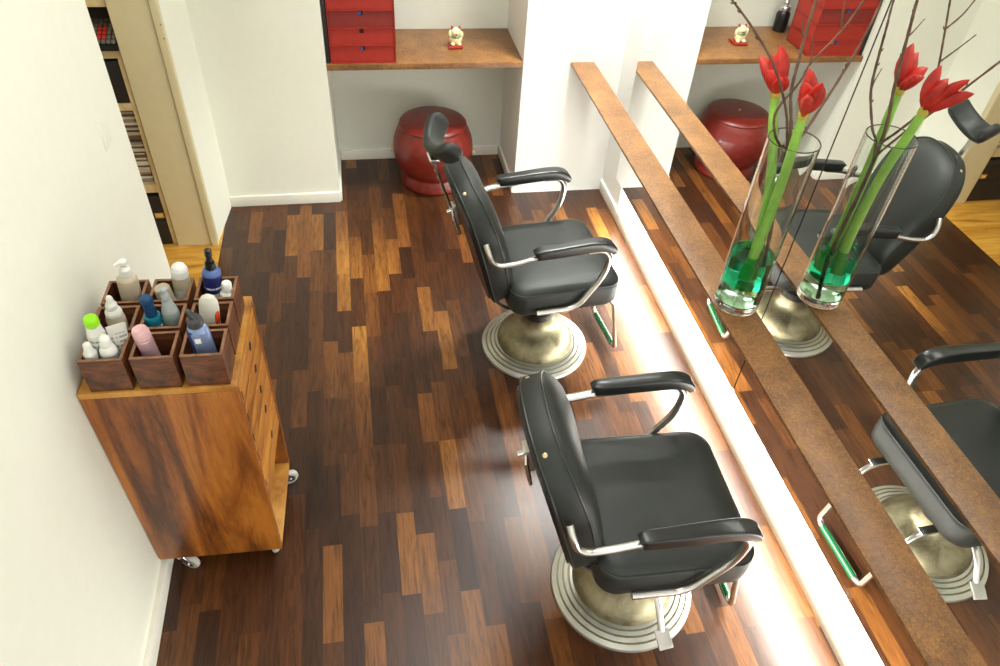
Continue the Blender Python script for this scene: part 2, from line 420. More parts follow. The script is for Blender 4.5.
def make_chair(name, label, loc, rot, headrest, pedal_ang):
    t = thing(name, label, 'chair', loc, (0, 0, rot))
    # --- base: stepped rings and bronze dome
    bm = bmesh.new()
    prof = [(0, 0), (.252, 0), (.2535, .006), (.250, .014)]
    for r0 in (.250, .2275, .206):
        prof += [(r0 - .001, .0150), (r0 - .0125, .0185), (r0 - .0145, .0178), (r0 - .0155, .0125), (r0 - .0205, .0125), (r0 - .0215, .0175)]
    prof = [(0, 0), (.250, 0), (.252, .006), (.249, .014), (.233, .020), (.2315, .014), (.2275, .014), (.2265, .0225), (.213, .027), (.2115, .021), (.2075, .021), (.2065, .0295), (.194, .033), (.1925, .027), (.1885, .027), (.1875, .035), (.176, .038), (0, .038)]
    lathe(bm, prof, 96); base = obj('base', bm, M['ring'], t, angle=30)
    bm = bmesh.new()
    for r, z in ((.2295, .0145), (.2095, .0215), (.1905, .0275)):
        lathe(bm, [(r - .0025, z - .001), (r + .0025, z - .001), (r + .0025, z + .001), (r - .0025, z + .001)], 96, closed=True)
    obj('base_groove', bm, M['groove'], base)
    bm = bmesh.new()
    P = [(.1775, .037), (.1785, .044), (.176, .056), (.168, .074), (.152, .094), (.130, .111), (.106, .126), (.086, .142), (.074, .160), (.068, .182), (.066, .200)]
    P = [(p.x, p.y) for p in spline([(a, b, 0) for a, b in P], 4)]
    lathe(bm, [(0, .037)] + P + [(0, .200)], 72); obj('pedestal_dome', bm, M['bronze'], t)
    bm = bmesh.new(); lathe(bm, [(0, .198), (.070, .198), (.074, .206), (.074, .236), (.062, .246), (.055, .25), (.055, .335), (.09, .345), (.1, .352), (0, .352)], 40)
    obj('pump_column', bm, M['black'], t)
    # --- seat frame plate
    bm = bmesh.new(); cr_box(bm, (-.16, -.15, .352), (.18, .15, .412), .006); obj('seat_plate', bm, M['black'], t)
    # --- seat cushion
    cx = .028
    def ring(dx, z, r=.066):
        return [(cx + x, y, z + .022) for x, y in superout(.240 - dx, .252 - dx, max(.02, r - dx * .3))]
    rings = [ring(.028, .3905), ring(.012, .394), ring(.003, .406), ring(0, .44), ring(0, .482), ring(.002, .495), ring(.004, .4985), ring(.0065, .503), ring(.014, .513), ring(.034, .521), ring(.075, .527), ring(.13, .531), ring(.20, .533)]
    bm = bmesh.new(); loft(bm, rings); seat = obj('seat', bm, M['leather'], t, angle=60)
    bm = bmesh.new(); pts = [(cx + x, y, .5215) for x, y in superout(.2370, .2490, .067)]
    pts.append(pts[0]); tube(bm, pts, .003, 6, False); obj('seat_piping', bm, M['piping'], seat)
    # --- backrest (local frame: s sideways, t up the back, n forward)
    A = Vector((-.215, 0, .43)); B = Vector((-.384, 0, 1.012)); ax = (B - A).normalized(); nrm = Vector((ax.z, 0, -ax.x))
    def bp(s, tt, d):
        bend = .30 * s * s
        lum = .018 * math.sin(PI * min(1, tt / .58))
        return A + ax * tt + Vector((0, s, 0)) + nrm * (d + bend + (lum if d > 0 else 0) - .02)
    layers = [(.030, -.036), (.012, -.037), (.003, -.033), (0, -.027), (0, .024), (.003, .030), (.010, .040), (.025, .052), (.05, .063), (.09, .070), (.13, .072), (.17, .072)]
    rings = []
    for ins, d in layers:
        rings.append([bp(s, tt, d) for s, tt in back_outline(inset=ins)])
    bm = bmesh.new(); R = loft(bm, rings, True, True)
    back = obj('backrest', bm, M['leather'], t, angle=60)
    for nm, ins, d in (('back_piping', .0, .0265), ('back_piping', .001, -.031)):
        bm = bmesh.new(); pts = [bp(s, tt, d) for s, tt in back_outline(inset=ins - .001)]; pts.append(pts[0])
        tube(bm, pts, .0028, 6, False); obj(nm, bm, M['piping'], back)
    # back board
    bm = bmesh.new()
    loft(bm, [[bp(s, tt, -.0375) for s, tt in back_outline(inset=.02)], [bp(s, tt, -.046) for s, tt in back_outline(inset=.022)]])
    obj('back_board', bm, M['black'], back)
    # brass studs on the side band
    for s_ in (-1, 1):
        for i in (0, 1):
            if i: continue
            tt = .520 * 1.085 - .0005; w = .132
            d0 = Vector((0, s_ * .75, 0)) + ax
            d0.normalize()
            p = bp(s_ * w, tt, -.012)
            bm = bmesh.new(); lathe(bm, [(0, -.001), (.0075, -.001), (.0065, .003), (.003, .005), (0, .0055)], 16)
            o = obj('stud', bm, M['brass'], back, loc=p); o.rotation_euler = d0.to_track_quat('Z', 'Y').to_euler()
    # back hinge bars under the seat
    for s_ in (-1, 1):
        bm = bmesh.new(); tube(bm, fillet([(-.10, s_ * .12, .362), (-.20, s_ * .12, .362), (-.262, s_ * .12, .43), (-.29, s_ * .12, .52)], .03), .011, 10, sx=.5, sy=1.3)
        obj('back_bracket', bm, M['satin'], t)
    # --- arms
    for s_ in (-1, 1):
        ar = [(-.335, .228, .80), (-.328, .252, .775), (-.315, .262, .735), (-.285, .266, .718), (-.22, .266, .722), (-.14, .266, .738), (-.06, .266, .742)]
        bm = bmesh.new(); tube(bm, fillet([(x, y * s_, z - .006) for x, y, z in ar], .02), .0135, 12, sx=1, sy=.75, up=(0, 0, 1))
        obj('arm_bar', bm, M['satin'], t)
        # front tube
        ft = [(.07, .272, .738), (.135, .272, .738), (.166, .272, .70), (.162, .271, .64), (.145, .270, .585), (.072, .268, .468), (.03, .267, .446), (-.115, .266, .446)]
        bm = bmesh.new(); tube(bm, fillet([(x, y * s_, z) for x, y, z in ft], .035), .0125, 14)
        obj('arm_tube', bm, M['satin'], t)
        # pad: tapering rounded bar drooping at the front
        bm = bmesh.new(); rings = []
        path = [(-.145, .752, .015, .017), (-.135, .753, .020, .021), (-.06, .756, .022, .022), (.02, .761, .023, .0225), (.08, .764, .024, .022), (.125, .762, .025, .021), (.155, .752, .024, .019), (.172, .738, .022, .015), (.179, .722, .019, .010)]
        sp = spline([(a, b, 0) for a, b, c, d in path], 3); ws = spline([(c, d, 0) for a, b, c, d in path], 3)
        for i, (p, q) in enumerate(zip(sp, ws)):
            tg = (sp[min(i + 1, len(sp) - 1)] - sp[max(i - 1, 0)]).normalized(); nz = Vector((-tg.y, tg.x, 0))
            ring_ = []
            for a, b in superout(q.x, q.y, min(q.x, q.y) * .30, 3):
                ring_.append((p.x + nz.x * b, .270 * s_ + a, p.y + nz.y * b))
            rings.append(ring_)
        loft(bm, rings); obj('armrest', bm, M['blackgloss'], t, angle=50)
    # --- footrest
    fr_ = [(.14, -.142, .366), (.255, -.142, .364), (.300, -.142, .33), (.358, -.142, .032), (.358, .142, .032), (.300, .142, .33), (.255, .142, .364), (.14, .142, .366)]
    bm = bmesh.new(); tube(bm, fillet(fr_, .03), .0105, 12); foot = obj('footrest', bm, M['satin'], t)
    bm = bmesh.new(); tube(bm, [(.358, -.108, .032), (.358, .108, .032)], .0140, 16); obj('footrest_sleeve', bm, M['greentube'], foot, label='green sleeve round the foot bar')
    for s_ in (-1, 1):
        bm = bmesh.new(); cr_box(bm, (.17, s_ * .142 - .014, .374), (.285, s_ * .142 + .014, .3785), .001)
        obj('footrest_strap', bm, M['chrome'], foot)
    # --- pump pedal
    rm = Matrix.Rotation(pedal_ang, 4, 'Z')
    pd = fillet([(0.035, 0, .255), (.17, 0, .26), (.215, 0, .235), (.262, 0, .172)], .04)
    bm = bmesh.new(); tube(bm, [rm @ p for p in pd], .0095, 10, sx=1, sy=1.2); pe = obj('pump_lever', bm, M['satin'], t)
    bm = bmesh.new(); mt = rm @ Matrix.Translation((.285, 0, .160)) @ Matrix.Rotation(math.radians(28), 4, 'Y')
    cr_box(bm, (-.030, -.024, -.004), (.030, .024, .004), .002, mtx=mt)
    for k in range(-4, 5):
        cr_box(bm, (-.027, k * .005 - .0012, .0035), (.027, k * .005 + .0012, .0055), mtx=mt)
    obj('pump_pedal', bm, M['satin'], pe)
    # --- headrest clamp on the back
    q = A + ax * .40 - nrm * .076
    bm = bmesh.new(); fm = Matrix.Translation(q) @ Matrix(((nrm.x, 0, ax.x), (0, 1, 0), (nrm.z, 0, ax.z))).to_4x4()
    cr_box(bm, (-.012, -.022, -.045), (.012, .022, .045), .003, mtx=fm); cl = obj('headrest_clamp', bm, M['satin'], t)
    bm = bmesh.new(); tube(bm, [fm @ Vector(p) for p in ((-.006, -.02, .03), (-.012, -.040, .02), (-.016, -.048, -.03), (-.018, -.048, -.065))], [.006, .006, .007, .005], 10)
    obj('clamp_lever', bm, M['chrome'], cl)
    bm = bmesh.new(); tube(bm, [fm @ Vector(p) for p in ((-.012, 0, .02), (-.03, -.0, .02))], .009, 14); obj('clamp_knob', bm, M['chrome'], cl)
    if headrest:
        H = Vector((-.492, 0, 1.048)); L0 = A + ax * .30 - nrm * .082
        bm = bmesh.new(); dd = (H - L0).normalized(); tube(bm, [L0, H], .011, 4, sx=.55, sy=1.2, up=(1, 0, .3)); rod = obj('headrest_bar', bm, M['satin'], t)
        bm = bmesh.new()
        for k in range(9):
            c_ = L0 + dd * (.05 + k * .033); tube(bm, [c_ + Vector((-.008, -.0, 0)), c_ + Vector((-.0, 0, 0))], .0065, 8)
        obj('ratchet_notch', bm, M['groove'], rod)
        bm = bmesh.new(); tube(bm, [H + Vector((0, -.035, 0)), H + Vector((0, .035, 0))], .013, 14); cr_box(bm, H + Vector((-.012, -.05, .008)), H + Vector((.022, .05, .016)), .002)
        obj('headrest_bracket', bm, M['chrome'], rod)
        # saddle cushion, wings wrapping forward
        bm = bmesh.new(); rings = []
        NS = 25
        nv = Vector((.64, 0, .77)); wv = Vector((-.77, 0, .64))
        for i in range(NS):
            u = -1 + 2 * i / (NS - 1); a = abs(u)
            yy = .125 * math.sin(u * 1.3) / math.sin(1.3); fx = .085 * a ** 1.9
            endr = math.sqrt(max(0, 1 - max(0, (a - .80) / .20) ** 2)) if a < 1 else .05
            hz = .044 * (.40 + .60 * endr); th = .019 * (.45 + .55 * endr)
            ta = math.atan2(.085 * 1.9 * a ** .9 * (1 if u > 0 else -1), .125 * 1.1)
            ctr = Vector((H.x + .010, yy, H.z + .035)) + nv * fx
            ring_ = [ctr + (nv * math.cos(ta) + Vector((0, -math.sin(ta), 0))) * aa + wv * bb for aa, bb in superout(th, hz, min(th, hz) * .9, 4)]
            rings.append(ring_)
        loft(bm, rings); hr = obj('headrest', bm, M['leather'], t, angle=60)
    return t

make_chair('barber_chair', 'black leather barber chair with a raised headrest, nearer the red stool', (-.652, -1.335, 0), math.radians(5.5), True, math.radians(70))
make_chair('barber_chair', 'black leather barber chair without headrest, nearest the camera', (-.600, -2.591, 0), math.radians(-2), False, math.radians(-82))

# ------------------------------------------------------------------ drum stool
t = thing('drum_stool', 'round dark red drum shaped stool under the niche shelf', 'stool', (-.972, .200, 0))
bm = bmesh.new()
P = [(.0, 0), (.168, 0), (.176, .012), (.170, .05), (.163, .075), (.166, .088), (.190, .13), (.206, .18), (.2115, .23), (.207, .285), (.192, .335), (.178, .365), (.172, .375)]
P = [P[0]] + [(p.x, p.y) for p in spline([(a, b, 0) for a, b in P[1:]], 4)] + [(0, .376)]
lathe(bm, P, 72); bmesh.ops.scale(bm, vec=(1.13, 1.13, 1), verts=bm.verts[:]); obj('drum_body', bm, M['redlac'], t, angle=30)
bm = bmesh.new(); lathe(bm, [(0, .372), (.170, .372), (.1755, .377), (.176, .384), (.170, .393), (.150, .401), (.10, .407), (.012, .408), (.010, .405), (0, .405)], 72)
bmesh.ops.scale(bm, vec=(1.13, 1.13, 1), verts=bm.verts[:]); lid = obj('lid', bm, M['redlac'], t)
bm = bmesh.new(); lathe(bm, [(0, .405), (.009, .405), (.008, .411), (0, .412)], 16); obj('lid_stud', bm, M['brass'], lid)
for a in (-14, 176):
    an = math.radians(a); r_ = .213
    bm = bmesh.new(); lathe(bm, [(0, 0), (.017, 0), (.012, .005), (.007, .008), (0, .009)], 20)
    o = obj('ring_plate', bm, M['brass'], t, loc=(math.cos(an) * .2385, math.sin(an) * .2385, .232)); o.rotation_euler = Vector((math.cos(an), math.sin(an), 0)).to_track_quat('Z', 'Y').to_euler()
    bm = bmesh.new(); rp = []
    tv = Vector((-math.sin(an), math.cos(an), 0)); ov = Vector((math.cos(an), math.sin(an), 0))
    for k in range(25):
        b_ = 2 * PI * k / 24; rp.append(ov * .248 + tv * .018 * math.cos(b_) + Vector((0, 0, .212 + .018 * math.sin(b_))))
    tube(bm, rp, .0028, 8, False); obj('pull_ring', bm, M['brass'], t)

# ------------------------------------------------------------------ niche shelf things
t = thing('drawer_box', 'red cardboard box of stacked drawers at the left end of the niche shelf', 'drawer unit', (-1.349, .015, .8205))
W2 = .168; DH = .088; ND = 5; D = .255
bm = bmesh.new()
cr_box(bm, (-W2, .004, 0), (-W2 + .005, D, ND * DH + .004)); cr_box(bm, (W2 - .005, .004, 0), (W2, D, ND * DH + .004))
cr_box(bm, (-W2, D - .005, 0), (W2, D, ND * DH + .004))
for k in range(ND + 1): cr_box(bm, (-W2, .002, k * DH), (W2, D, k * DH + .0045))
obj('carcass', bm, M['redcard'], t, smooth=False)
for k in range(ND):
    z0 = k * DH + .0055; z1 = (k + 1) * DH - .0030
    bm = bmesh.new(); sx0, sx1 = -.012, .010
    # front with a notch for the finger, plus tray
    cr_box(bm, (-W2 + .0065, .009, z0), (sx0, .013, z1)); cr_box(bm, (sx1, .009, z0), (W2 - .0065, .013, z1)); cr_box(bm, (sx0, .009, z0), (sx1, .013, z1 - .022))
    cr_box(bm, (-W2 + .0065, .013, z0), (W2 - .0065, D - .01, z0 + .003))
    dr = obj('drawer', bm, M['redcard2' if k == 2 else 'redcard'], t, smooth=False)
    boxobj('finger_slot', (sx0 + .0005, .0118, z1 - .0215), (sx1 - .0005, .0128, z1 - .001), M['slot'], dr, 0)
    if k in (0, 2, 4): boxobj('slot_label', (sx0 + .001, .0098, z1 - .0205), (sx1 - .008, .0117, z1 - .0035), M['bluelabel'], dr, 0)
# slim black upright slab filling the gap beside it
bm = bmesh.new(); cr_box(bm, (-1.5395, .02, .8205), (-1.5215, .26, 1.16), .002)
o = obj('slab', bm, M['blackbox']); tag(o, 'slim black folder standing between the niche wall and the red drawers', 'slab')
# dark jar behind the drawers
t = thing('glass_jar', 'small dark glass jar at the back of the niche shelf behind the red drawers', 'jar', (-1.20, .415, .8205))
bm = bmesh.new(); lathe(bm, [(0, 0), (.038, 0), (.041, .006), (.041, .10), (.034, .115), (.030, .12), (0, .12)], 32); obj('jar_body', bm, M['black'], t)
bm = bmesh.new(); lathe(bm, [(0, .121), (.033, .121), (.034, .125), (.034, .142), (.03, .148), (.012, .152), (.012, .16), (.016, .17), (.010, .18), (0, .182)], 32); obj('jar_lid', bm, M['alu'], t)
# beckoning cat figurine
t = thing('cat_figurine', 'tiny cream cat figurine with raised paws on a red cushion, on the niche shelf', 'figurine', (-.842, .218, .8205))
bm = bmesh.new(); lathe(bm, [(0, 0), (.042, 0), (.047, .005), (.046, .011), (.040, .014), (0, .014)], 4, sx=1.1, sy=.95)
bmesh.ops.rotate(bm, verts=bm.verts[:], cent=(0, 0, 0), matrix=Matrix.Rotation(PI / 4, 3, 'Z')); obj('cushion', bm, M['redcard'], t)
cream = plain('cream_ceramic', srgb(236, 226, 176), .3, var=.05)
def ball(bm, c, r, s=(1, 1, 1), u=16, v=12):
    rr = bmesh.ops.create_uvsphere(bm, u_segments=u, v_segments=v, radius=r)
    for w in rr['verts']: w.co = Vector((w.co.x * s[0], w.co.y * s[1], w.co.z * s[2])) + Vector(c)
bm = bmesh.new(); ball(bm, (0, 0, .036), .029, (1.05, .85, 1)); ball(bm, (0, -.003, .068), .0235, (1.05, .9, .9))
ball(bm, (-.027, -.006, .060), .008, (1, 1, 2.3)); ball(bm, (.027, -.006, .056), .008, (1, 1, 2.1)); ball(bm, (-.015, -.020, .020), .010, (1, 1.3, .8)); ball(bm, (.015, -.020, .020), .010, (1, 1.3, .8))
fb = obj('cat_body', bm, cream, t)
for s_ in (-1, 1):
    bm = bmesh.new(); lathe(bm, [(0, 0), (.008, 0), (.004, .009), (0, .013)], 10); obj('ear', bm, M['redcard'], fb, loc=(.0155 * s_, 0, .084), rot=(0, .25 * s_, 0))
bm = bmesh.new(); lathe(bm, [(.021, .0), (.0245, .003), (.021, .007)], 24, closed=True); obj('collar', bm, plain('teal_collar', srgb(30, 110, 90), .4), fb, loc=(0, -.002, .047))
bm = bmesh.new(); ball(bm, (0, -.0265, .064), .004, (1.6, .5, .7), 10, 8); obj('muzzle', bm, M['redcard'], fb)

t.scale = (1.2, 1.2, 1.2)
# ------------------------------------------------------------------ vase with flowers
VX, VY, VZ = -.158, -2.040, .8152
t = thing('glass_vase', 'tall clear cylinder glass vase standing on the rust brown mirror shelf', 'vase', (VX, VY, VZ))
H = .62; r = .0760
bm = bmesh.new()
lathe(bm, [(0, 0), (r - .008, 0), (r - .006, 0), (r - .001, .003), (r, .008), (r, .010), (r, .02), (r, H - .012), (r, H - .004), (r, H - .002), (r - .0017, H), (r - .0035, H - .002), (r - .0035, H - .004), (r - .0035, H - .012), (r - .0035, .040), (r - .0035, .036), (r - .0035, .034), (r - .008, .028), (r - .010, .0272), (0, .027)], 72)
obj('vase_glass', bm, M['glass'], t, angle=50)
bm = bmesh.new(); lathe(bm, [(0, .0275), (r - .011, .0278), (r - .009, .0285), (r - .0036, .0345), (r - .0036, .036), (r - .0036, .104), (r - .0036, .105), (r - .004, .106), (r - .006, .106), (0, .1055)], 64)
wt = obj('gel', bm, M['gel'], t); wt['label'] = 'pale green lower layer of the liquid'
bm = bmesh.new(); lathe(bm, [(0, .1065), (r - .006, .1068), (r - .004, .107), (r - .0036, .108), (r - .0036, .110), (r - .0036, .211), (r - .0036, .213), (r - .0045, .2115), (r - .008, .2108), (0, .2105)], 64)
wt = obj('water', bm, M['water'], t); wt['label'] = 'green coloured water'

def petal_bm(bm, a, d, L, w, flat=.8):
    """a closed pointed bud from a along direction d"""
    d = Vector(d).normalized(); pr = [(0, .30), (.06, .48), (.18, .76), (.36, .97), (.55, 1.0), (.72, .84), (.86, .55), (.95, .26), (1.0, .03)]
    ref = Vector((0, 0, 1)) if abs(d.z) < .9 else Vector((1, 0, 0)); side = d.cross(ref).normalized(); sag = side.cross(d)
    pts = []; rr = []
    for s_, k in pr:
        pts.append(Vector(a) + d * L * s_ + sag * (.010 * math.sin(PI * s_))); rr.append(w * k)
    rings = tube(bm, pts, rr, 14, True, 1, flat)
    # three shallow petal seams
    for i, ring_ in enumerate(rings):
        for k, v in enumerate(ring_):
            g = .10 * (1 if (k % 5 == 0) else 0); v.co += (pts[i] - v.co) * g
def amaryllis(label, stem, calyx, buds):
    t = thing('amaryllis', label, 'flower', stem[0])
    o0 = Vector(stem[0])
    bm = bmesh.new(); pts = spline([Vector(p) - o0 for p in stem], 8); tube(bm, pts, [.0170 - .0045 * i / (len(pts) - 1) for i in range(len(pts))], 16)
    obj('stem', bm, M['stem'], t)
    c = Vector(calyx) - o0
    d = (Vector(stem[-1]) - Vector(stem[-2])).normalized()
    bm = bmesh.new(); tube(bm, [c - d * .012, c - d * .002, c + d * .010, c + d * .022], [.009, .0145, .0155, .009], 14); obj('flower_head_base', bm, M['calyx'], t)
    for k in (0, 1):
        bm = bmesh.new(); an = 2.0 + k * 2.6
        petal_bm(bm, c, d * 1.0 + Vector((math.cos(an), math.sin(an), 0)) * .55, .085 - .02 * k, .008, .35); obj('bract', bm, M['calyx'], t)
    for tip, w in buds:
        tp = Vector(tip) - o0; v = tp - c; a = c + v.normalized() * .012
        bm = bmesh.new(); petal_bm(bm, a, tp - a, (tp - a).length, w * 1.12); obj('bud', bm, M['petal'], t)
    return t
amaryllis('red amaryllis in the vase with upright buds, taller and further from the camera',
          [(-.140, -2.025, .935), (-.146, -2.020, 1.10), (-.165, -1.995, 1.30), (-.190, -1.955, 1.45), (-.200, -1.940, 1.519)], (-.200, -1.940, 1.522),
          [((-.210, -1.900, 1.655), .021), ((-.254, -1.880, 1.615), .019), ((-.256, -1.945, 1.600), .020), ((-.236, -1.905, 1.630), .019), ((-.205, -1.965, 1.590), .012), ((-.232, -1.975, 1.585), .018)])
amaryllis('red amaryllis in the vase with buds spreading towards the room, lower of the two',
          [(-.168, -2.055, .945), (-.160, -2.055, 1.12), (-.165, -2.062, 1.32), (-.180, -2.074, 1.46), (-.186, -2.079, 1.522)], (-.186, -2.079, 1.525),
          [((-.200, -2.050, 1.652), .019), ((-.247, -2.155, 1.617), .018), ((-.220, -2.075, 1.625), .020), ((-.216, -2.150, 1.655), .017), ((-.187, -2.115, 1.632), .016), ((-.215, -2.105, 1.600), .019)])
# bare branch with its side twigs
t = thing('bare_branch', 'bare brown branch with forking budded twigs standing in the vase', 'branch', (-.124, -2.080, .848))
o0 = Vector(t.location)
def twig(name, pts, r0, r1, parent, n=6):
    sp = spline([Vector(p) - o0 for p in pts], n)
    R = []
    for i in range(len(sp)):
        s_ = i / (len(sp) - 1); R.append((r0 + (r1 - r0) * s_) * (1 + .16 * math.sin(i * 2.3) * (1 if i % 3 else .3)))
    bm = bmesh.new(); tube(bm, sp, [x * 1.12 for x in R], 8)
    return obj(name, bm, M['bark'], parent)
def nodes(parent, pts, k, ln=.012):
    P = [Vector(p) - o0 for p in pts]
    for i in range(k):
        j = random.randint(1, len(P) - 2); f = random.random(); p = P[j].lerp(P[j + 1], f); d = (P[j + 1] - P[j]).normalized()
        q = d.cross(Vector((random.uniform(-1, 1), random.uniform(-1, 1), random.uniform(-1, 1)))).normalized()
        bm = bmesh.new(); tube(bm, [p, p + (d * .8 + q * .7) * ln * .6, p + (d + q * .6) * ln], [.0016, .0022, .0006], 6); obj('twig_bud', bm, M['bark'], parent)
T1 = [(-.124, -2.080, .848), (-.119, -2.064, .95), (-.121, -2.050, 1.05), (-.139, -2.034, 1.22), (-.147, -2.024, 1.33), (-.156, -2.002, 1.447), (-.165, -1.958, 1.535), (-.163, -1.938, 1.618), (-.159, -1.92, 1.71), (-.154, -1.91, 1.778), (-.150, -1.90, 1.90)]
m_ = twig('main_stem', T1, .0060, .0034, t); nodes(m_, T1[5:], 9)
T2 = [(-.147, -2.024, 1.34), (-.133, -2.015, 1.404), (-.108, -2.005, 1.446), (-.064, -1.990, 1.553), (-.040, -1.993, 1.654), (-.026, -1.994, 1.737), (-.018, -1.99, 1.80), (-.015, -1.99, 1.88)]
b_ = twig('twig', T2, .0042, .0022, m_); nodes(b_, T2, 7)
T3 = [(-.147, -2.022, 1.36), (-.19, -2.045, 1.45), (-.245, -2.075, 1.55), (-.335, -2.096, 1.681), (-.42, -2.094, 1.772), (-.50, -2.101, 1.843), (-.57, -2.11, 1.90)]
b_ = twig('twig', T3, .0038, .0020, m_); nodes(b_, T3, 7)
T4 = [(-.148, -2.022, 1.33), (-.164, -2.001, 1.384), (-.200, -2.005, 1.43), (-.230, -2.017, 1.487), (-.231, -2.024, 1.534), (-.208, -2.042, 1.609), (-.196, -2.042, 1.658), (-.151, -2.059, 1.754), (-.123, -2.062, 1.829), (-.10, -2.065, 1.9)]
b_ = twig('twig', T4, .0040, .0020, m_); nodes(b_, T4[3:], 8)
S1 = [(-.196, -2.042, 1.658), (-.215, -2.06, 1.70), (-.238, -2.075, 1.745)]
twig('twig', S1, .0024, .0012, m_)
S2 = [(-.064, -1.990, 1.553), (-.058, -1.995, 1.585), (-.060, -2.000, 1.625)]
twig('twig', S2, .0020, .0010, m_)
S4 = [(-.161, -1.925, 1.68), (-.176, -1.925, 1.705), (-.186, -1.93, 1.735)]
twig('twig', S4, .0020, .0010, m_)
S5 = [(-.151, -2.059, 1.754), (-.175, -2.07, 1.80), (-.19, -2.08, 1.87)]
twig('twig', S5, .0024, .0014, m_)

# ------------------------------------------------------------------ rolling cabinet
CX0, CX1, CY0, CY1, CZ0, CZ1 = -2.168, -1.765, -2.338, -1.962, .098, .93
t = thing('rolling_cabinet', 'brown hardwood rolling cabinet with drawers against the left wall', 'cabinet', ((CX0 + CX1) / 2, (CY0 + CY1) / 2, 0), (0, 0, math.radians(-2.2)))
hx, hy = (CX1 - CX0) / 2, (CY1 - CY0) / 2
top = boxobj('top_board', (-hx, -hy, CZ1 - .020), (hx, hy, CZ1), M['cabinet_edge'], t, .0015)
boxobj('side_panel', (-hx, -hy, CZ0), (hx, -hy + .020, CZ1 - .0205), M['cabinet'], t, .0015)
boxobj('side_panel', (-hx, hy - .020, CZ0), (hx, hy, CZ1 - .0205), M['cabinet'], t, .0015)
boxobj('back_panel', (-hx, -hy + .0205, CZ0), (-hx + .012, hy - .0205, CZ1 - .0205), M['cabinet'], t, .001)
boxobj('bottom_board', (-hx + .0125, -hy + .0205, CZ0), (hx, hy - .0205, CZ0 + .020), M['cabinet_edge'], t, .001)
boxobj('compartment_divider', (-hx + .0125, -hy + .0205, .352), (hx - .002, hy - .0205, .366), M['cabinet_edge'], t, .001)
zs = [.906, .812, .718, .624, .530, .369]
for k in range(5):
    z1, z0 = zs[k] - .0025, zs[k + 1] + .0025
    if k == 4: z0 = .369
    bm = bmesh.new(); cr_box(bm, (hx - .018, -hy + .0235, z0), (hx - .0005, hy - .0235, z1), .0015)
    cr_box(bm, (-hx + .02, -hy + .026, z0 + .004), (hx - .018, hy - .026, z0 + .010)) 
    dr = obj('drawer', bm, M['drawer'], t)
    zc = (.802, .712, .632, .552, .458)[k]
    zc = (z0 + z1) / 2 + .003
    bm = bmesh.new()
    cr_box(bm, (hx - .001, .028, zc - .013), (hx + .0006, .042, zc + .013), 0)
    cr_box(bm, (hx - .001, .022, zc - .005), (hx + .0006, .048, zc + .005), 0)
    obj('pull_slot', bm, M['slot'], dr)
    bm = bmesh.new(); cr_box(bm, (hx - .001, -hy + .026, zc - .018), (hx + .0006, -hy + .030, zc + .014)); obj('side_slot', bm, M['slot'], dr)
for (sx, sy, a) in ((-1, -1, -22), (1, -1, 95), (1, 1, 25), (-1, 1, 100)):
    cx_, cy_ = sx * (hx - (.055 if sx < 0 else .035)), sy * (hy - .036); an = math.radians(a)
    bm = bmesh.new(); cr_box(bm, (-.026, -.026, .092), (.026, .026, .0975), .001); lathe(bm, [(0, .078), (.017, .078), (.020, .084), (.020, .092), (0, .092)], 20)
    cst = obj('caster', bm, M['satin'], t, loc=(cx_, cy_, 0), rot=(0, 0, an))
    bm = bmesh.new()
    for s_ in (-1, 1):
        pr = [(-.014, .082), (.014, .082), (.045, .040), (.045, .022), (.028, .022), (-.014, .062)]
        loft(bm, [[(x, s_ * .0155, z) for x, z in pr], [(x, s_ * .0135, z) for x, z in pr]])
    cr_box(bm, (-.014, -.0155, .078), (.014, .0155, .082), .001)
    obj('caster_fork', bm, M['chrome'], cst)
    bm = bmesh.new(); lathe(bm, [(0, -.010), (.026, -.011), (.030, -.009), (.0325, -.004), (.0325, .004), (.030, .009), (.026, .011), (0, .010)], 32)
    wh = obj('wheel', bm, M['rubber'], cst, loc=(.030, 0, .0325), rot=(PI / 2, 0, 0))
    bm = bmesh.new(); lathe(bm, [(0, -.0125), (.013, -.0115), (.020, -.0112), (.020, .0112), (.013, .0115), (0, .0125)], 24); obj('wheel_hub', bm, M['alu'], wh)
    bm = bmesh.new(); tube(bm, [(0, 0, -.018), (0, 0, .018)], .005, 10); obj('axle', bm, M['chrome'], wh)

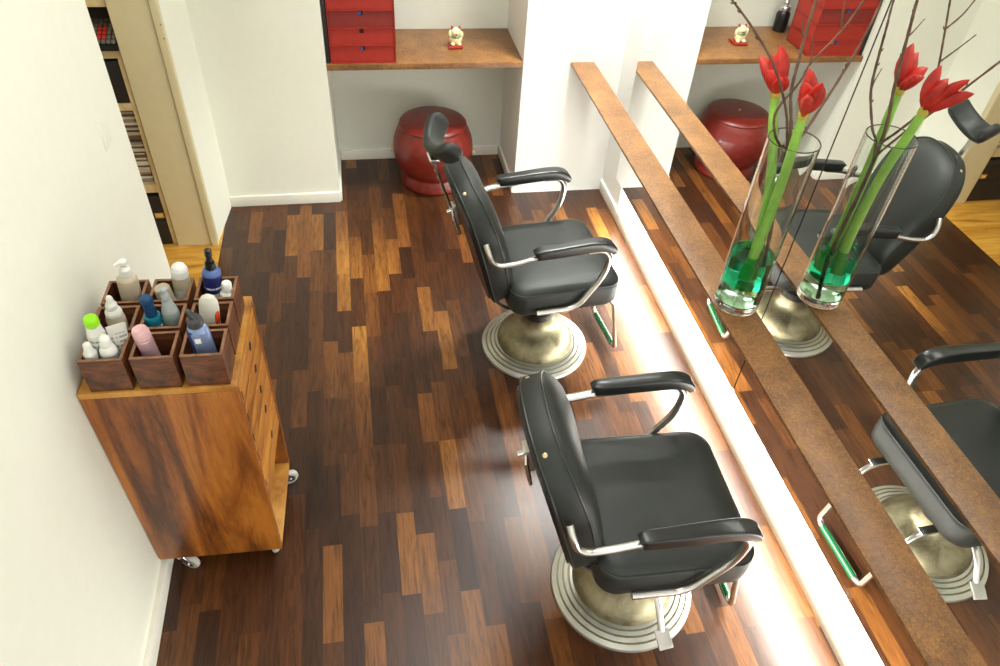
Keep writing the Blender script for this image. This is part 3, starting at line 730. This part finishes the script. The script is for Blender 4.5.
# ------------------------------------------------------------------ nine wooden boxes and the bottles in them
BX = [-2.080, -1.957, -1.834]; BY = [-2.281, -2.168, -2.055]
CC = Vector(((CX0 + CX1) / 2, (CY0 + CY1) / 2)); RC = math.radians(-2.2)
def turn(x, y):
    d = Vector((x, y)) - CC
    return (CC.x + d.x * math.cos(RC) - d.y * math.sin(RC), CC.y + d.x * math.sin(RC) + d.y * math.cos(RC))
BW, BD, BH = .107, .101, .110; ZT = .9305
desc = {(0, 0): 'with the green capped bottle, front row', (1, 0): 'holding only the pink can', (2, 0): 'holding the blue and silver bottle',
        (0, 1): 'holding one white topped foam bottle', (1, 1): 'in the centre with teal and grey bottles', (2, 1): 'holding the oval white bottle',
        (0, 2): 'holding the tall beige pump bottle', (1, 2): 'holding the dome capped bottle', (2, 2): 'holding the navy spray bottle'}
proto = None
for j in range(3):
    for i in range(3):
        t = thing('wooden_box', 'small open dark wooden box on the cabinet ' + desc[(i, j)], 'box', (*turn(BX[i], BY[j]), ZT), (0, 0, RC + random.uniform(-.006, .006)), 'small wooden boxes on the cabinet')
        if proto is None:
            w, d, th = BW / 2, BD / 2, .008
            parts = []
            parts.append(boxobj('front_board', (-w, -d, 0), (w, -d + th, BH), M['box'], t, .0008))
            parts.append(boxobj('back_board', (-w, d - th, 0), (w, d, BH), M['box'], t, .0008))
            parts.append(boxobj('side_board', (-w, -d + th, 0), (-w + th, d - th, BH), M['box'], t, .0008))
            parts.append(boxobj('side_board', (w - th, -d + th, 0), (w, d - th, BH), M['box'], t, .0008))
            parts.append(boxobj('bottom_board', (-w + th, -d + th, 0), (w - th, d - th, .008), M['box'], t, 0))
            bm = bmesh.new()
            loft(bm, [[(x, y, BH + .0001) for x, y in ((-w, -d), (w, -d), (w, d), (-w, d))], [(x, y, BH + .0015) for x, y in ((-w, -d), (w, -d), (w, d), (-w, d))]], False, False)
            vo = bm.verts[:]
            iw, id_ = w - th, d - th
            rr = [[(-w, -d), (w, -d), (w, d), (-w, d)], [(-iw, -id_), (iw, -id_), (iw, id_), (-iw, id_)]]
            bm.free(); bm = bmesh.new()
            R_ = [[bm.verts.new((x, y, z)) for x, y in q] for q, z in ((rr[0], BH + .0002), (rr[0], BH + .002), (rr[1], BH + .002), (rr[1], BH + .0002))]
            for a, b in zip(R_, R_[1:] + R_[:1]):
                for k in range(4): bm.faces.new((a[k], a[(k + 1) % 4], b[(k + 1) % 4], b[k]))
            parts.append(obj('rim', bm, M['box_rim'], t, smooth=False))
            proto = parts
        else:
            for p in proto:
                c = p.copy(); C.objects.link(c); c.parent = t
BB = ZT + .0088
def sup(pr, d=.0012):
    out = [pr[0]]
    for (r0, z0), (r1, z1) in zip(pr, pr[1:]):
        ln = math.hypot(r1 - r0, z1 - z0)
        if ln > .008:
            f = d / ln; out += [(r0 + (r1 - r0) * f, z0 + (z1 - z0) * f), (r1 - (r1 - r0) * f, z1 - (z1 - z0) * f)]
        out.append((r1, z1))
    return out
def bottle(label, cat, base, top, parts, name='bottle', group=None, spin=0):
    """parts: (name, material, profile/bm function). leans from base to top."""
    kx = .005 if base[1] < -2.05 else .011
    b = Vector((*turn(base[0] + kx, base[1] - .037), BB)); tp = Vector((*turn(top[0] + kx + .004, top[1] - .037), top[2] + .03)); d = (tp - b)
    q = Vector((0, 0, 1)).rotation_difference(d.normalized())
    t = thing(name, label, cat, b, (0, 0, 0), group)
    t.rotation_mode = 'QUATERNION'; t.rotation_quaternion = q @ Matrix.Rotation(spin, 4, 'Z').to_quaternion()
    first = None
    for p in parts:
        nm, mat, fn = p[:3]
        bm = bmesh.new()
        if callable(fn): fn(bm)
        else: lathe(bm, sup(fn), 32, sx=p[3] if len(p) > 3 else 1, sy=p[4] if len(p) > 4 else 1)
        o = obj(nm, bm, mat, t, angle=45)
    return t
def L(*a): return list(a)

def nozzle(z, x=.026, r=.006):
    def f(bm):
        lathe(bm, [(0, z), (.0045, z), (.0045, z + .012), (0, z + .012)], 14)
        lathe(bm, [(0, z + .010), (.011, z + .010), (.012, z + .014), (.011, z + .020), (0, z + .022)], 18)
        tube(bm, [(0, 0, z + .016), (-x * .6, -.004, z + .017), (-x, -.007, z + .013)], [r, r * .85, r * .6], 10)
    return f
GR = 'hair products in the wooden boxes'
beige = plain('beige_bottle_plastic', srgb(196, 182, 158), .4, var=.03); tan = plain('tan_bottle_plastic', srgb(184, 172, 148), .45, var=.03)
clearw = plain('milky_bottle_plastic', srgb(214, 214, 204), .3, var=.04); lime = plain('lime_green_cap', srgb(150, 225, 20), .4, var=.02)
pink = plain('pink_metallic_can', srgb(214, 172, 180), .3, .35, var=.03); pinkcap = plain('pink_cap', srgb(222, 178, 180), .35, var=.02)
navy = keyed_stripes('navy_bottle_print', srgb(30, 40, 104), srgb(225, 225, 235), .035, .10, 38); bluec = plain('blue_cap_collar', srgb(78, 104, 160), .3)
teal = keyed_stripes('teal_bottle_print', srgb(22, 124, 150), srgb(215, 230, 235), .03, .088, 62); dblue = plain('dark_blue_pump', srgb(24, 68, 112), .35)
greyg = keyed_stripes('grey_green_bottle_print', srgb(142, 158, 154), srgb(60, 66, 66), .03, .085, 30); greyc = plain('pale_grey_cap', srgb(170, 178, 178), .35)
silver = plain('silver_blue_bottle', srgb(132, 152, 192), .28, .4, var=.05); bottle_blue = plain('deep_blue_bottle_side', srgb(44, 62, 122), .3, .2)
wprint = keyed_stripes('white_bottle_print', srgb(224, 224, 214), srgb(150, 156, 156), .045, .125, 55)
charc = plain('charcoal_cap', srgb(58, 60, 62), .35); cream_w = plain('cream_bottle', srgb(222, 220, 206), .35, var=.02)
orange = plain('orange_red_label', srgb(236, 84, 40), .45)
# back row
bottle('tall beige pump bottle with a white pump, back row by the wall', 'bottle', (-2.088, -2.012), (-2.074, -2.011, .91 + .224), [
    ('bottle_body', beige, L((0, 0), (.024, 0), (.0275, .004), (.0275, .135), (.026, .146), (.020, .154), (.0155, .157), (0, .157))),
    ('collar', M['white'], L((0, .157), (.0155, .157), (.0165, .160), (.0155, .178), (.008, .186), (0, .187))),
    ('pump_head', M['white'], nozzle(.186, .022, .0065))], spin=math.radians(20), group=None)
bottle('tan bottle with a white dome cap standing in the middle box of the back row', 'bottle', (-1.951, -1.999), (-1.938, -2.001, .91 + .184), [
    ('bottle_body', clearw, L((0, 0), (.021, 0), (.0235, .003), (.0235, .095), (.022, .099), (0, .099))),
    ('band', tan, L((0, .0995), (.0235, .0995), (.0245, .102), (.0235, .139), (0, .139))),
    ('dome_cap', M['white'], L((0, .1395), (.0225, .1395), (.0235, .145), (.0225, .163), (.018, .174), (.010, .181), (0, .184)))])
bottle('small tan jar with a flat cap leaning beside the dome capped bottle', 'bottle', (-1.975, -2.030), (-1.990, -2.034, .91 + .127), [
    ('bottle_body', clearw, L((0, 0), (.021, 0), (.0225, .003), (.0225, .078), (.021, .082), (0, .082))),
    ('cap', tan, L((0, .0825), (.022, .0825), (.0225, .086), (.0215, .122), (.019, .126), (0, .127)))])
bottle('navy blue spray bottle with a black nozzle and white print, back row corner', 'bottle', (-1.866, -1.992), (-1.853, -1.992, .91 + .220), [
    ('bottle_body', navy, L((0, 0), (.024, 0), (.0265, .003), (.0265, .128), (.0255, .136), (0, .136))),
    ('shoulder', bluec, L((0, .1365), (.0265, .1365), (.0265, .142), (.022, .150), (.0165, .154), (0, .154))),
    ('collar', M['black'], L((0, .1545), (.0135, .1545), (.0145, .158), (.0135, .176), (0, .177))),
    ('spray_nozzle', M['black'], L((0, .1775), (.0085, .1775), (.0095, .182), (.0085, .196), (.0105, .200), (.0095, .219), (.004, .223), (0, .223)))])
bottle('short white bottle with a white screw cap beside the navy spray bottle', 'bottle', (-1.822, -2.022), (-1.817, -2.024, .91 + .128), [
    ('bottle_body', M['white'], L((0, 0), (.021, 0), (.0235, .003), (.0235, .078), (.021, .090), (.013, .097), (0, .097))),
    ('screw_cap', M['white'], L((0, .0975), (.0135, .0975), (.0145, .100), (.014, .122), (.011, .127), (0, .128)))])
# middle row
bottle('milky foam bottle with a white pump cap, middle row by the wall', 'bottle', (-2.090, -2.127), (-2.085, -2.129, .91 + .178), [
    ('bottle_body', beige, L((0, 0), (.022, 0), (.0245, .003), (.0245, .100), (.022, .114), (0, .116))),
    ('collar', M['white'], L((0, .1165), (.0215, .1165), (.0215, .126), (.017, .136), (0, .137))),
    ('pump_cap', M['white'], L((0, .1375), (.0145, .1375), (.0150, .150), (.010, .160), (.0085, .172), (.0055, .178), (0, .179)))])
bottle('teal bottle with a dark blue pump in the centre box', 'bottle', (-1.990, -2.127), (-1.996, -2.128, .91 + .172), [
    ('bottle_body', teal, L((0, 0), (.0215, 0), (.0235, .003), (.0235, .098), (.0215, .106), (0, .107))),
    ('collar', dblue, L((0, .1075), (.0145, .1075), (.0155, .110), (.0135, .148), (0, .149))),
    ('pump_head', dblue, L((0, .1495), (.0140, .1495), (.0152, .153), (.0148, .166), (.012, .171), (0, .172)), 1.15, 1)])
bottle('grey green tapered spray bottle beside the teal bottle', 'bottle', (-1.948, -2.117), (-1.949, -2.117, .91 + .188), [
    ('bottle_body', greyg, L((0, 0), (.021, 0), (.0235, .003), (.0235, .092), (.0225, .104), (.020, .110), (0, .110))),
    ('shoulder', greyc, L((0, .1105), (.0215, .1105), (.0205, .116), (.014, .140), (.0125, .150), (0, .151))),
    ('spray_nozzle', greyc, L((0, .1515), (.0105, .1515), (.012, .156), (.0105, .166), (.0075, .172), (.009, .186), (.006, .189), (0, .189)))])
bottle('oval milky white bottle with an orange mark, middle row on the drawer side', 'bottle', (-1.855, -2.127), (-1.836, -2.130, .91 + .172), [
    ('bottle_body', cream_w, L((0, 0), (.022, 0), (.0255, .004), (.027, .05), (.0265, .125), (.024, .150), (.017, .165), (.008, .171), (0, .172)), 1, .62),
    ('orange_mark', orange, lambda bm: [ball(bm, (.019, -.004, .095), .010, (.85, 1.15, 3.3))])])
# front row
bottle('white bottle with a lime green cap, front box by the wall', 'bottle', (-2.106, -2.223), (-2.103, -2.224, .91 + .190), [
    ('bottle_body', wprint, L((0, 0), (.020, 0), (.0225, .003), (.0225, .130), (.0215, .136), (0, .137))),
    ('shoulder', M['white'], L((0, .1375), (.0215, .1375), (.0195, .146), (.0175, .164), (0, .165))),
    ('cap', lime, L((0, .1655), (.0170, .1655), (.0185, .168), (.0180, .184), (.015, .190), (0, .191)))])
def tubef(bm):
    rings = []
    for z, a, b in ((0, .016, .016), (.02, .0175, .0165), (.07, .020, .013), (.11, .0225, .007), (.14, .024, .0028), (.152, .0245, .0014)):
        rings.append([(a * math.cos(2 * PI * k / 24), b * math.sin(2 * PI * k / 24), z) for k in range(24)])
    loft(bm, rings)
bottle('white squeeze tube with crimped end up in the front box by the wall', 'tube', (-2.062, -2.216), (-2.054, -2.216, .91 + .156), [
    ('cap', M['white'], L((0, 0), (.016, 0), (.017, .003), (.0165, .024), (0, .024))),
    ('tube_body', keyed_stripes('white_tube_print', srgb(226, 226, 216), srgb(160, 160, 155), .06, .13, 75), lambda bm: (tubef(bm), [setattr(v, 'co', Vector((v.co.x, v.co.y, v.co.z * .86 + .0245))) for v in bm.verts]))], name='squeeze_tube', spin=math.radians(25))
bottle('clear bottle with a white rounded cap in front of the squeeze tube', 'bottle', (-2.078, -2.256), (-2.074, -2.256, .91 + .154), [
    ('bottle_body', plain('smoky_bottle', srgb(150, 160, 156), .25), L((0, 0), (.019, 0), (.0215, .003), (.0215, .090), (.020, .096), (0, .097))),
    ('shoulder', M['white'], L((0, .0975), (.0215, .0975), (.0205, .106), (.0155, .122), (0, .123))),
    ('cap', M['white'], L((0, .1235), (.0135, .1235), (.0140, .130), (.0130, .146), (.008, .153), (0, .154)))])
bottle('smallest clear bottle with a white cap at the wall side of the front box', 'bottle', (-2.118, -2.262), (-2.118, -2.263, .91 + .138), [
    ('bottle_body', plain('grey_clear_bottle', srgb(168, 174, 164), .25), L((0, 0), (.0135, 0), (.0155, .003), (.0155, .078), (.014, .082), (0, .083))),
    ('cap', M['white'], L((0, .0835), (.0165, .0835), (.0175, .088), (.0165, .104), (.0115, .114), (.0095, .134), (.006, .138), (0, .138)))])
bottle('pink metallic spray can standing alone in the middle front box', 'can', (-1.976, -2.241), (-1.991, -2.240, .91 + .160), [
    ('can_body', pink, L((0, 0), (.0195, 0), (.0215, .003), (.0215, .122), (.020, .126), (0, .127))),
    ('cap', pinkcap, L((0, .1275), (.0205, .1275), (.0215, .131), (.0210, .150), (.018, .158), (.012, .157), (.006, .153), (0, .152)))], name='spray_can')
bottle('blue and silver bottle with a charcoal flip nozzle, front corner box', 'bottle', (-1.838, -2.243), (-1.852, -2.242, .91 + .214), [
    ('bottle_body', silver, L((0, 0), (.025, 0), (.0275, .004), (.0275, .145), (.025, .156), (.018, .162), (0, .163)), 1, .8),
    ('side_panel', bottle_blue, lambda bm: lathe(bm, [(0, .006), (.0232, .006), (.0232, .150), (.0215, .154), (0, .154)], 24, c=(-.0055, 0, 0), sy=.86)),
    ('label_patch', M['white'], lambda bm: [cr_box(bm, (-.010, -.0229, .118), (.005, -.0215, .134), .0004)]),
    ('collar', charc, L((0, .1635), (.0195, .1635), (.0205, .168), (.0200, .184), (.015, .192), (0, .193))),
    ('flip_nozzle', charc, lambda bm: tube(bm, spline([(.004, 0, .186), (-.003, 0, .200), (-.007, -.002, .212), (-.006, -.004, .218)], 4), [.011, .0075, .0065, .0045], 14))])

# ------------------------------------------------------------------ shelving in the side room
SX1, SY0, SY1 = -2.412, -.352, .0
SX0 = -3.1
t = thing('shelving_unit', 'pale wooden shelving unit seen through the doorway', 'shelving', (SX1, SY0, 0))
def sh(name, lo, hi, mat=M['birch']): return boxobj(name, [a - b for a, b in zip(lo, (SX1, SY0, 0))], [a - b for a, b in zip(hi, (SX1, SY0, 0))], mat, t, .001)
sh('side_board', (SX1 - .018, SY0, 0), (SX1 + .006, SY1, 1.0115)); sh('side_board', (SX0, SY0, 0), (SX0 + .02, SY1, 1.0115))
for a, b in ((.322, .361), (.764, .799)):
    sh('shelf_board', (SX0 + .0205, SY0 + .002, a), (SX1 - .0185, SY1, b))
for a, b in ((1.012, 1.056), (1.232, 1.272)):
    sh('shelf_board', (SX0, SY0, a), (SX1 + .006, SY1, b))
sh('back_panel', (SX0 + .0205, SY1 - .012, .0), (SX1 - .0185, SY1 - .0005, 2.0), M['blackbox'])
XI = SX1 - .0195
# bay 1: desk calculator / till keyboard
t = thing('calculator', 'black desk calculator with grey and red keys on the shelving unit', 'calculator', (-2.532, SY0 - .030, 1.0565))
bm = bmesh.new(); loft(bm, [[(x, y, z) for y, z in ((0, 0), (.26, 0), (.26, .125), (.19, .125), (.17, .085), (0, .022))] for x in (-.13, .125)]); obj('case', bm, M['black'], t, smooth=False)
for i in range(12):
    for j in range(6):
        x = -.115 + i * .0205; y = .022 + j * .0255; z = .022 + (y / .17) * .063
        bm = bmesh.new(); cr_box(bm, (-.0085, -.0105, 0), (.0085, .0105, .009), .002, 1)
        red = (i in (8, 9) and 1 <= j <= 3)
        obj('key', bm, M['key_red' if red else 'key_grey'], t, loc=(x, y, z), rot=(.36, 0, 0))
boxobj('display', (-.11, .192, .1255), (.105, .25, .128), M['blackgloss'], t, .001)
# bay 2: black box
bm = bmesh.new(); cr_box(bm, (-2.76, SY0 + .008, .7995), (XI, -.03, .995), .002); o = obj('storage_box', bm, M['blackbox']); tag(o, 'plain black storage box on the shelf above the magazines', 'box')
# bay 4: two black boxes with a label holder
for z0, z1, lab in ((.0, .150, 'lower black storage box on the bottom of the shelving unit'), (.1515, .300, 'upper black storage box with a brass label holder on the bottom of the shelving unit')):
    t = thing('storage_box', lab, 'box', (-2.585, SY0 + .006, z0), group=None)
    boxobj('box_body', (-.15, 0, 0), (.152, .31, z1 - z0 - .03), M['blackbox'], t, .002)
    boxobj('box_lid', (-.152, -.003, z1 - z0 - .0295), (.1535, .312, z1 - z0), M['blackbox'], t, .002)
    if z0 > .1:
        bm = bmesh.new(); x0_, x1_ = .105, .148
        cr_box(bm, (x0_, -.004, .018), (x1_, -.0005, .022)); cr_box(bm, (x0_, -.004, .044), (x1_, -.0005, .048)); cr_box(bm, (x0_, -.004, .022), (x0_ + .004, -.0005, .044)); cr_box(bm, (x1_ - .004, -.004, .022), (x1_, -.0005, .044))
        h = obj('label_holder', bm, M['brass'], t, smooth=False); boxobj('label_card', (x0_ + .0045, -.002, .0225), (x1_ - .0045, -.0005, .0435), plain('cream_card', srgb(220, 190, 110), .6), h, 0)
# bay 3: magazines
mags = [plain('magazine_%d' % i, srgb(*c), .45, var=.1) for i, c in enumerate([(204, 194, 172), (140, 128, 108), (216, 208, 188), (96, 74, 58), (176, 164, 140), (44, 36, 32), (190, 178, 156), (70, 62, 58)])]
z = .3615; k = 0
while z < .735:
    th = random.uniform(.008, .019); x1 = XI - random.uniform(.001, .012); y0 = SY0 + .012 + random.uniform(0, .02)
    bm = bmesh.new(); cr_box(bm, (x1 - .21, y0, z), (x1, y0 + .28, z + th - .0006), .001, 1)
    o = obj('magazine', bm, mags[k % 8 if random.random() > .3 else random.randint(0, 7)]); tag(o, 'magazine lying flat in the tall stack on the shelving unit', 'magazine', 'stacked magazines on the shelving unit')
    z += th; k += 1

# ------------------------------------------------------------------ lights
def area(name, loc, size, sy, power, col, rot=(0, 0, 0), spread=180):
    d = bpy.data.lights.new(name, 'AREA'); d.shape = 'RECTANGLE'; d.size = size; d.size_y = sy; d.energy = power; d.color = col; d.spread = math.radians(spread)
    o = bpy.data.objects.new(name, d); C.objects.link(o); o.location = loc; o.rotation_euler = rot; return o
def unseen_ceiling_lamp(x, y, sx, sy, power, col, label, spread=180):
    t = thing('unseen_ceiling_lamp', label, 'ceiling lamp', (x, y, ZC))
    boxobj('housing', (-sx / 2 - .02, -sy / 2 - .02, -.04), (sx / 2 + .02, sy / 2 + .02, -.001), M['alu'], t, .002)
    boxobj('diffuser', (-sx / 2, -sy / 2, -.046), (sx / 2, sy / 2, -.0405), emit('unseen_ceiling_diffuser', col, 1.5), t, .001)
    area('unseen_ceiling_light', (x, y, ZC - .055), sx, sy, power, col, (0, 0, 0), spread)
area('light_strip_beam', (.034, -.38 - 2.3, .255), 4.55, .018, 50, (.99, 1.0, .92), (math.radians(30), 0, math.radians(90)), 140)
unseen_ceiling_lamp(-.95, -1.9, .8, 1.6, 20, (1.0, .995, .95), 'added unseen square edged ceiling lamp panel over the middle of the room')  # invented panel out of view, lights the middle of the room
unseen_ceiling_lamp(-.95, -4.2, .8, 1.2, 4, (.98, 1.0, .94), 'added unseen square edged ceiling lamp panel over the near end of the room')  # added out of view as weak light for the near end
unseen_ceiling_lamp(-.20, -.46, .30, .22, 27, (.99, 1.0, .96), 'small ceiling lamp by the column and mirror', 92)
unseen_ceiling_lamp(-3.1, -1.4, .4, .4, 11, (1.0, .93, .80), 'added unseen ceiling lamp in the side room')  # made-up lamp out of view, brightens the side room
w = bpy.data.worlds.new('World'); scene.world = w; w.use_nodes = True
w.node_tree.nodes['Background'].inputs[0].default_value = (1, .985, .965, 1); w.node_tree.nodes['Background'].inputs[1].default_value = 1.5

# ------------------------------------------------------------------ camera
cam = bpy.data.cameras.new('camera'); co = bpy.data.objects.new('camera', cam); C.objects.link(co)
cam.sensor_fit = 'HORIZONTAL'; cam.sensor_width = 36; cam.lens = 26.0689; cam.clip_start = .05
co.matrix_world = Matrix(((0.983201, 0.077098, -0.165446, -1.38575), (-0.173420, 0.677327, -0.714950, -3.76821), (0.056940, 0.731631, 0.679319, 2.40000), (0, 0, 0, 1)))
scene.camera = co
vs = scene.view_settings
vs.view_transform = 'Standard'; vs.look = 'None'; vs.gamma = 1; vs.exposure = .08; vs.use_curve_mapping = False
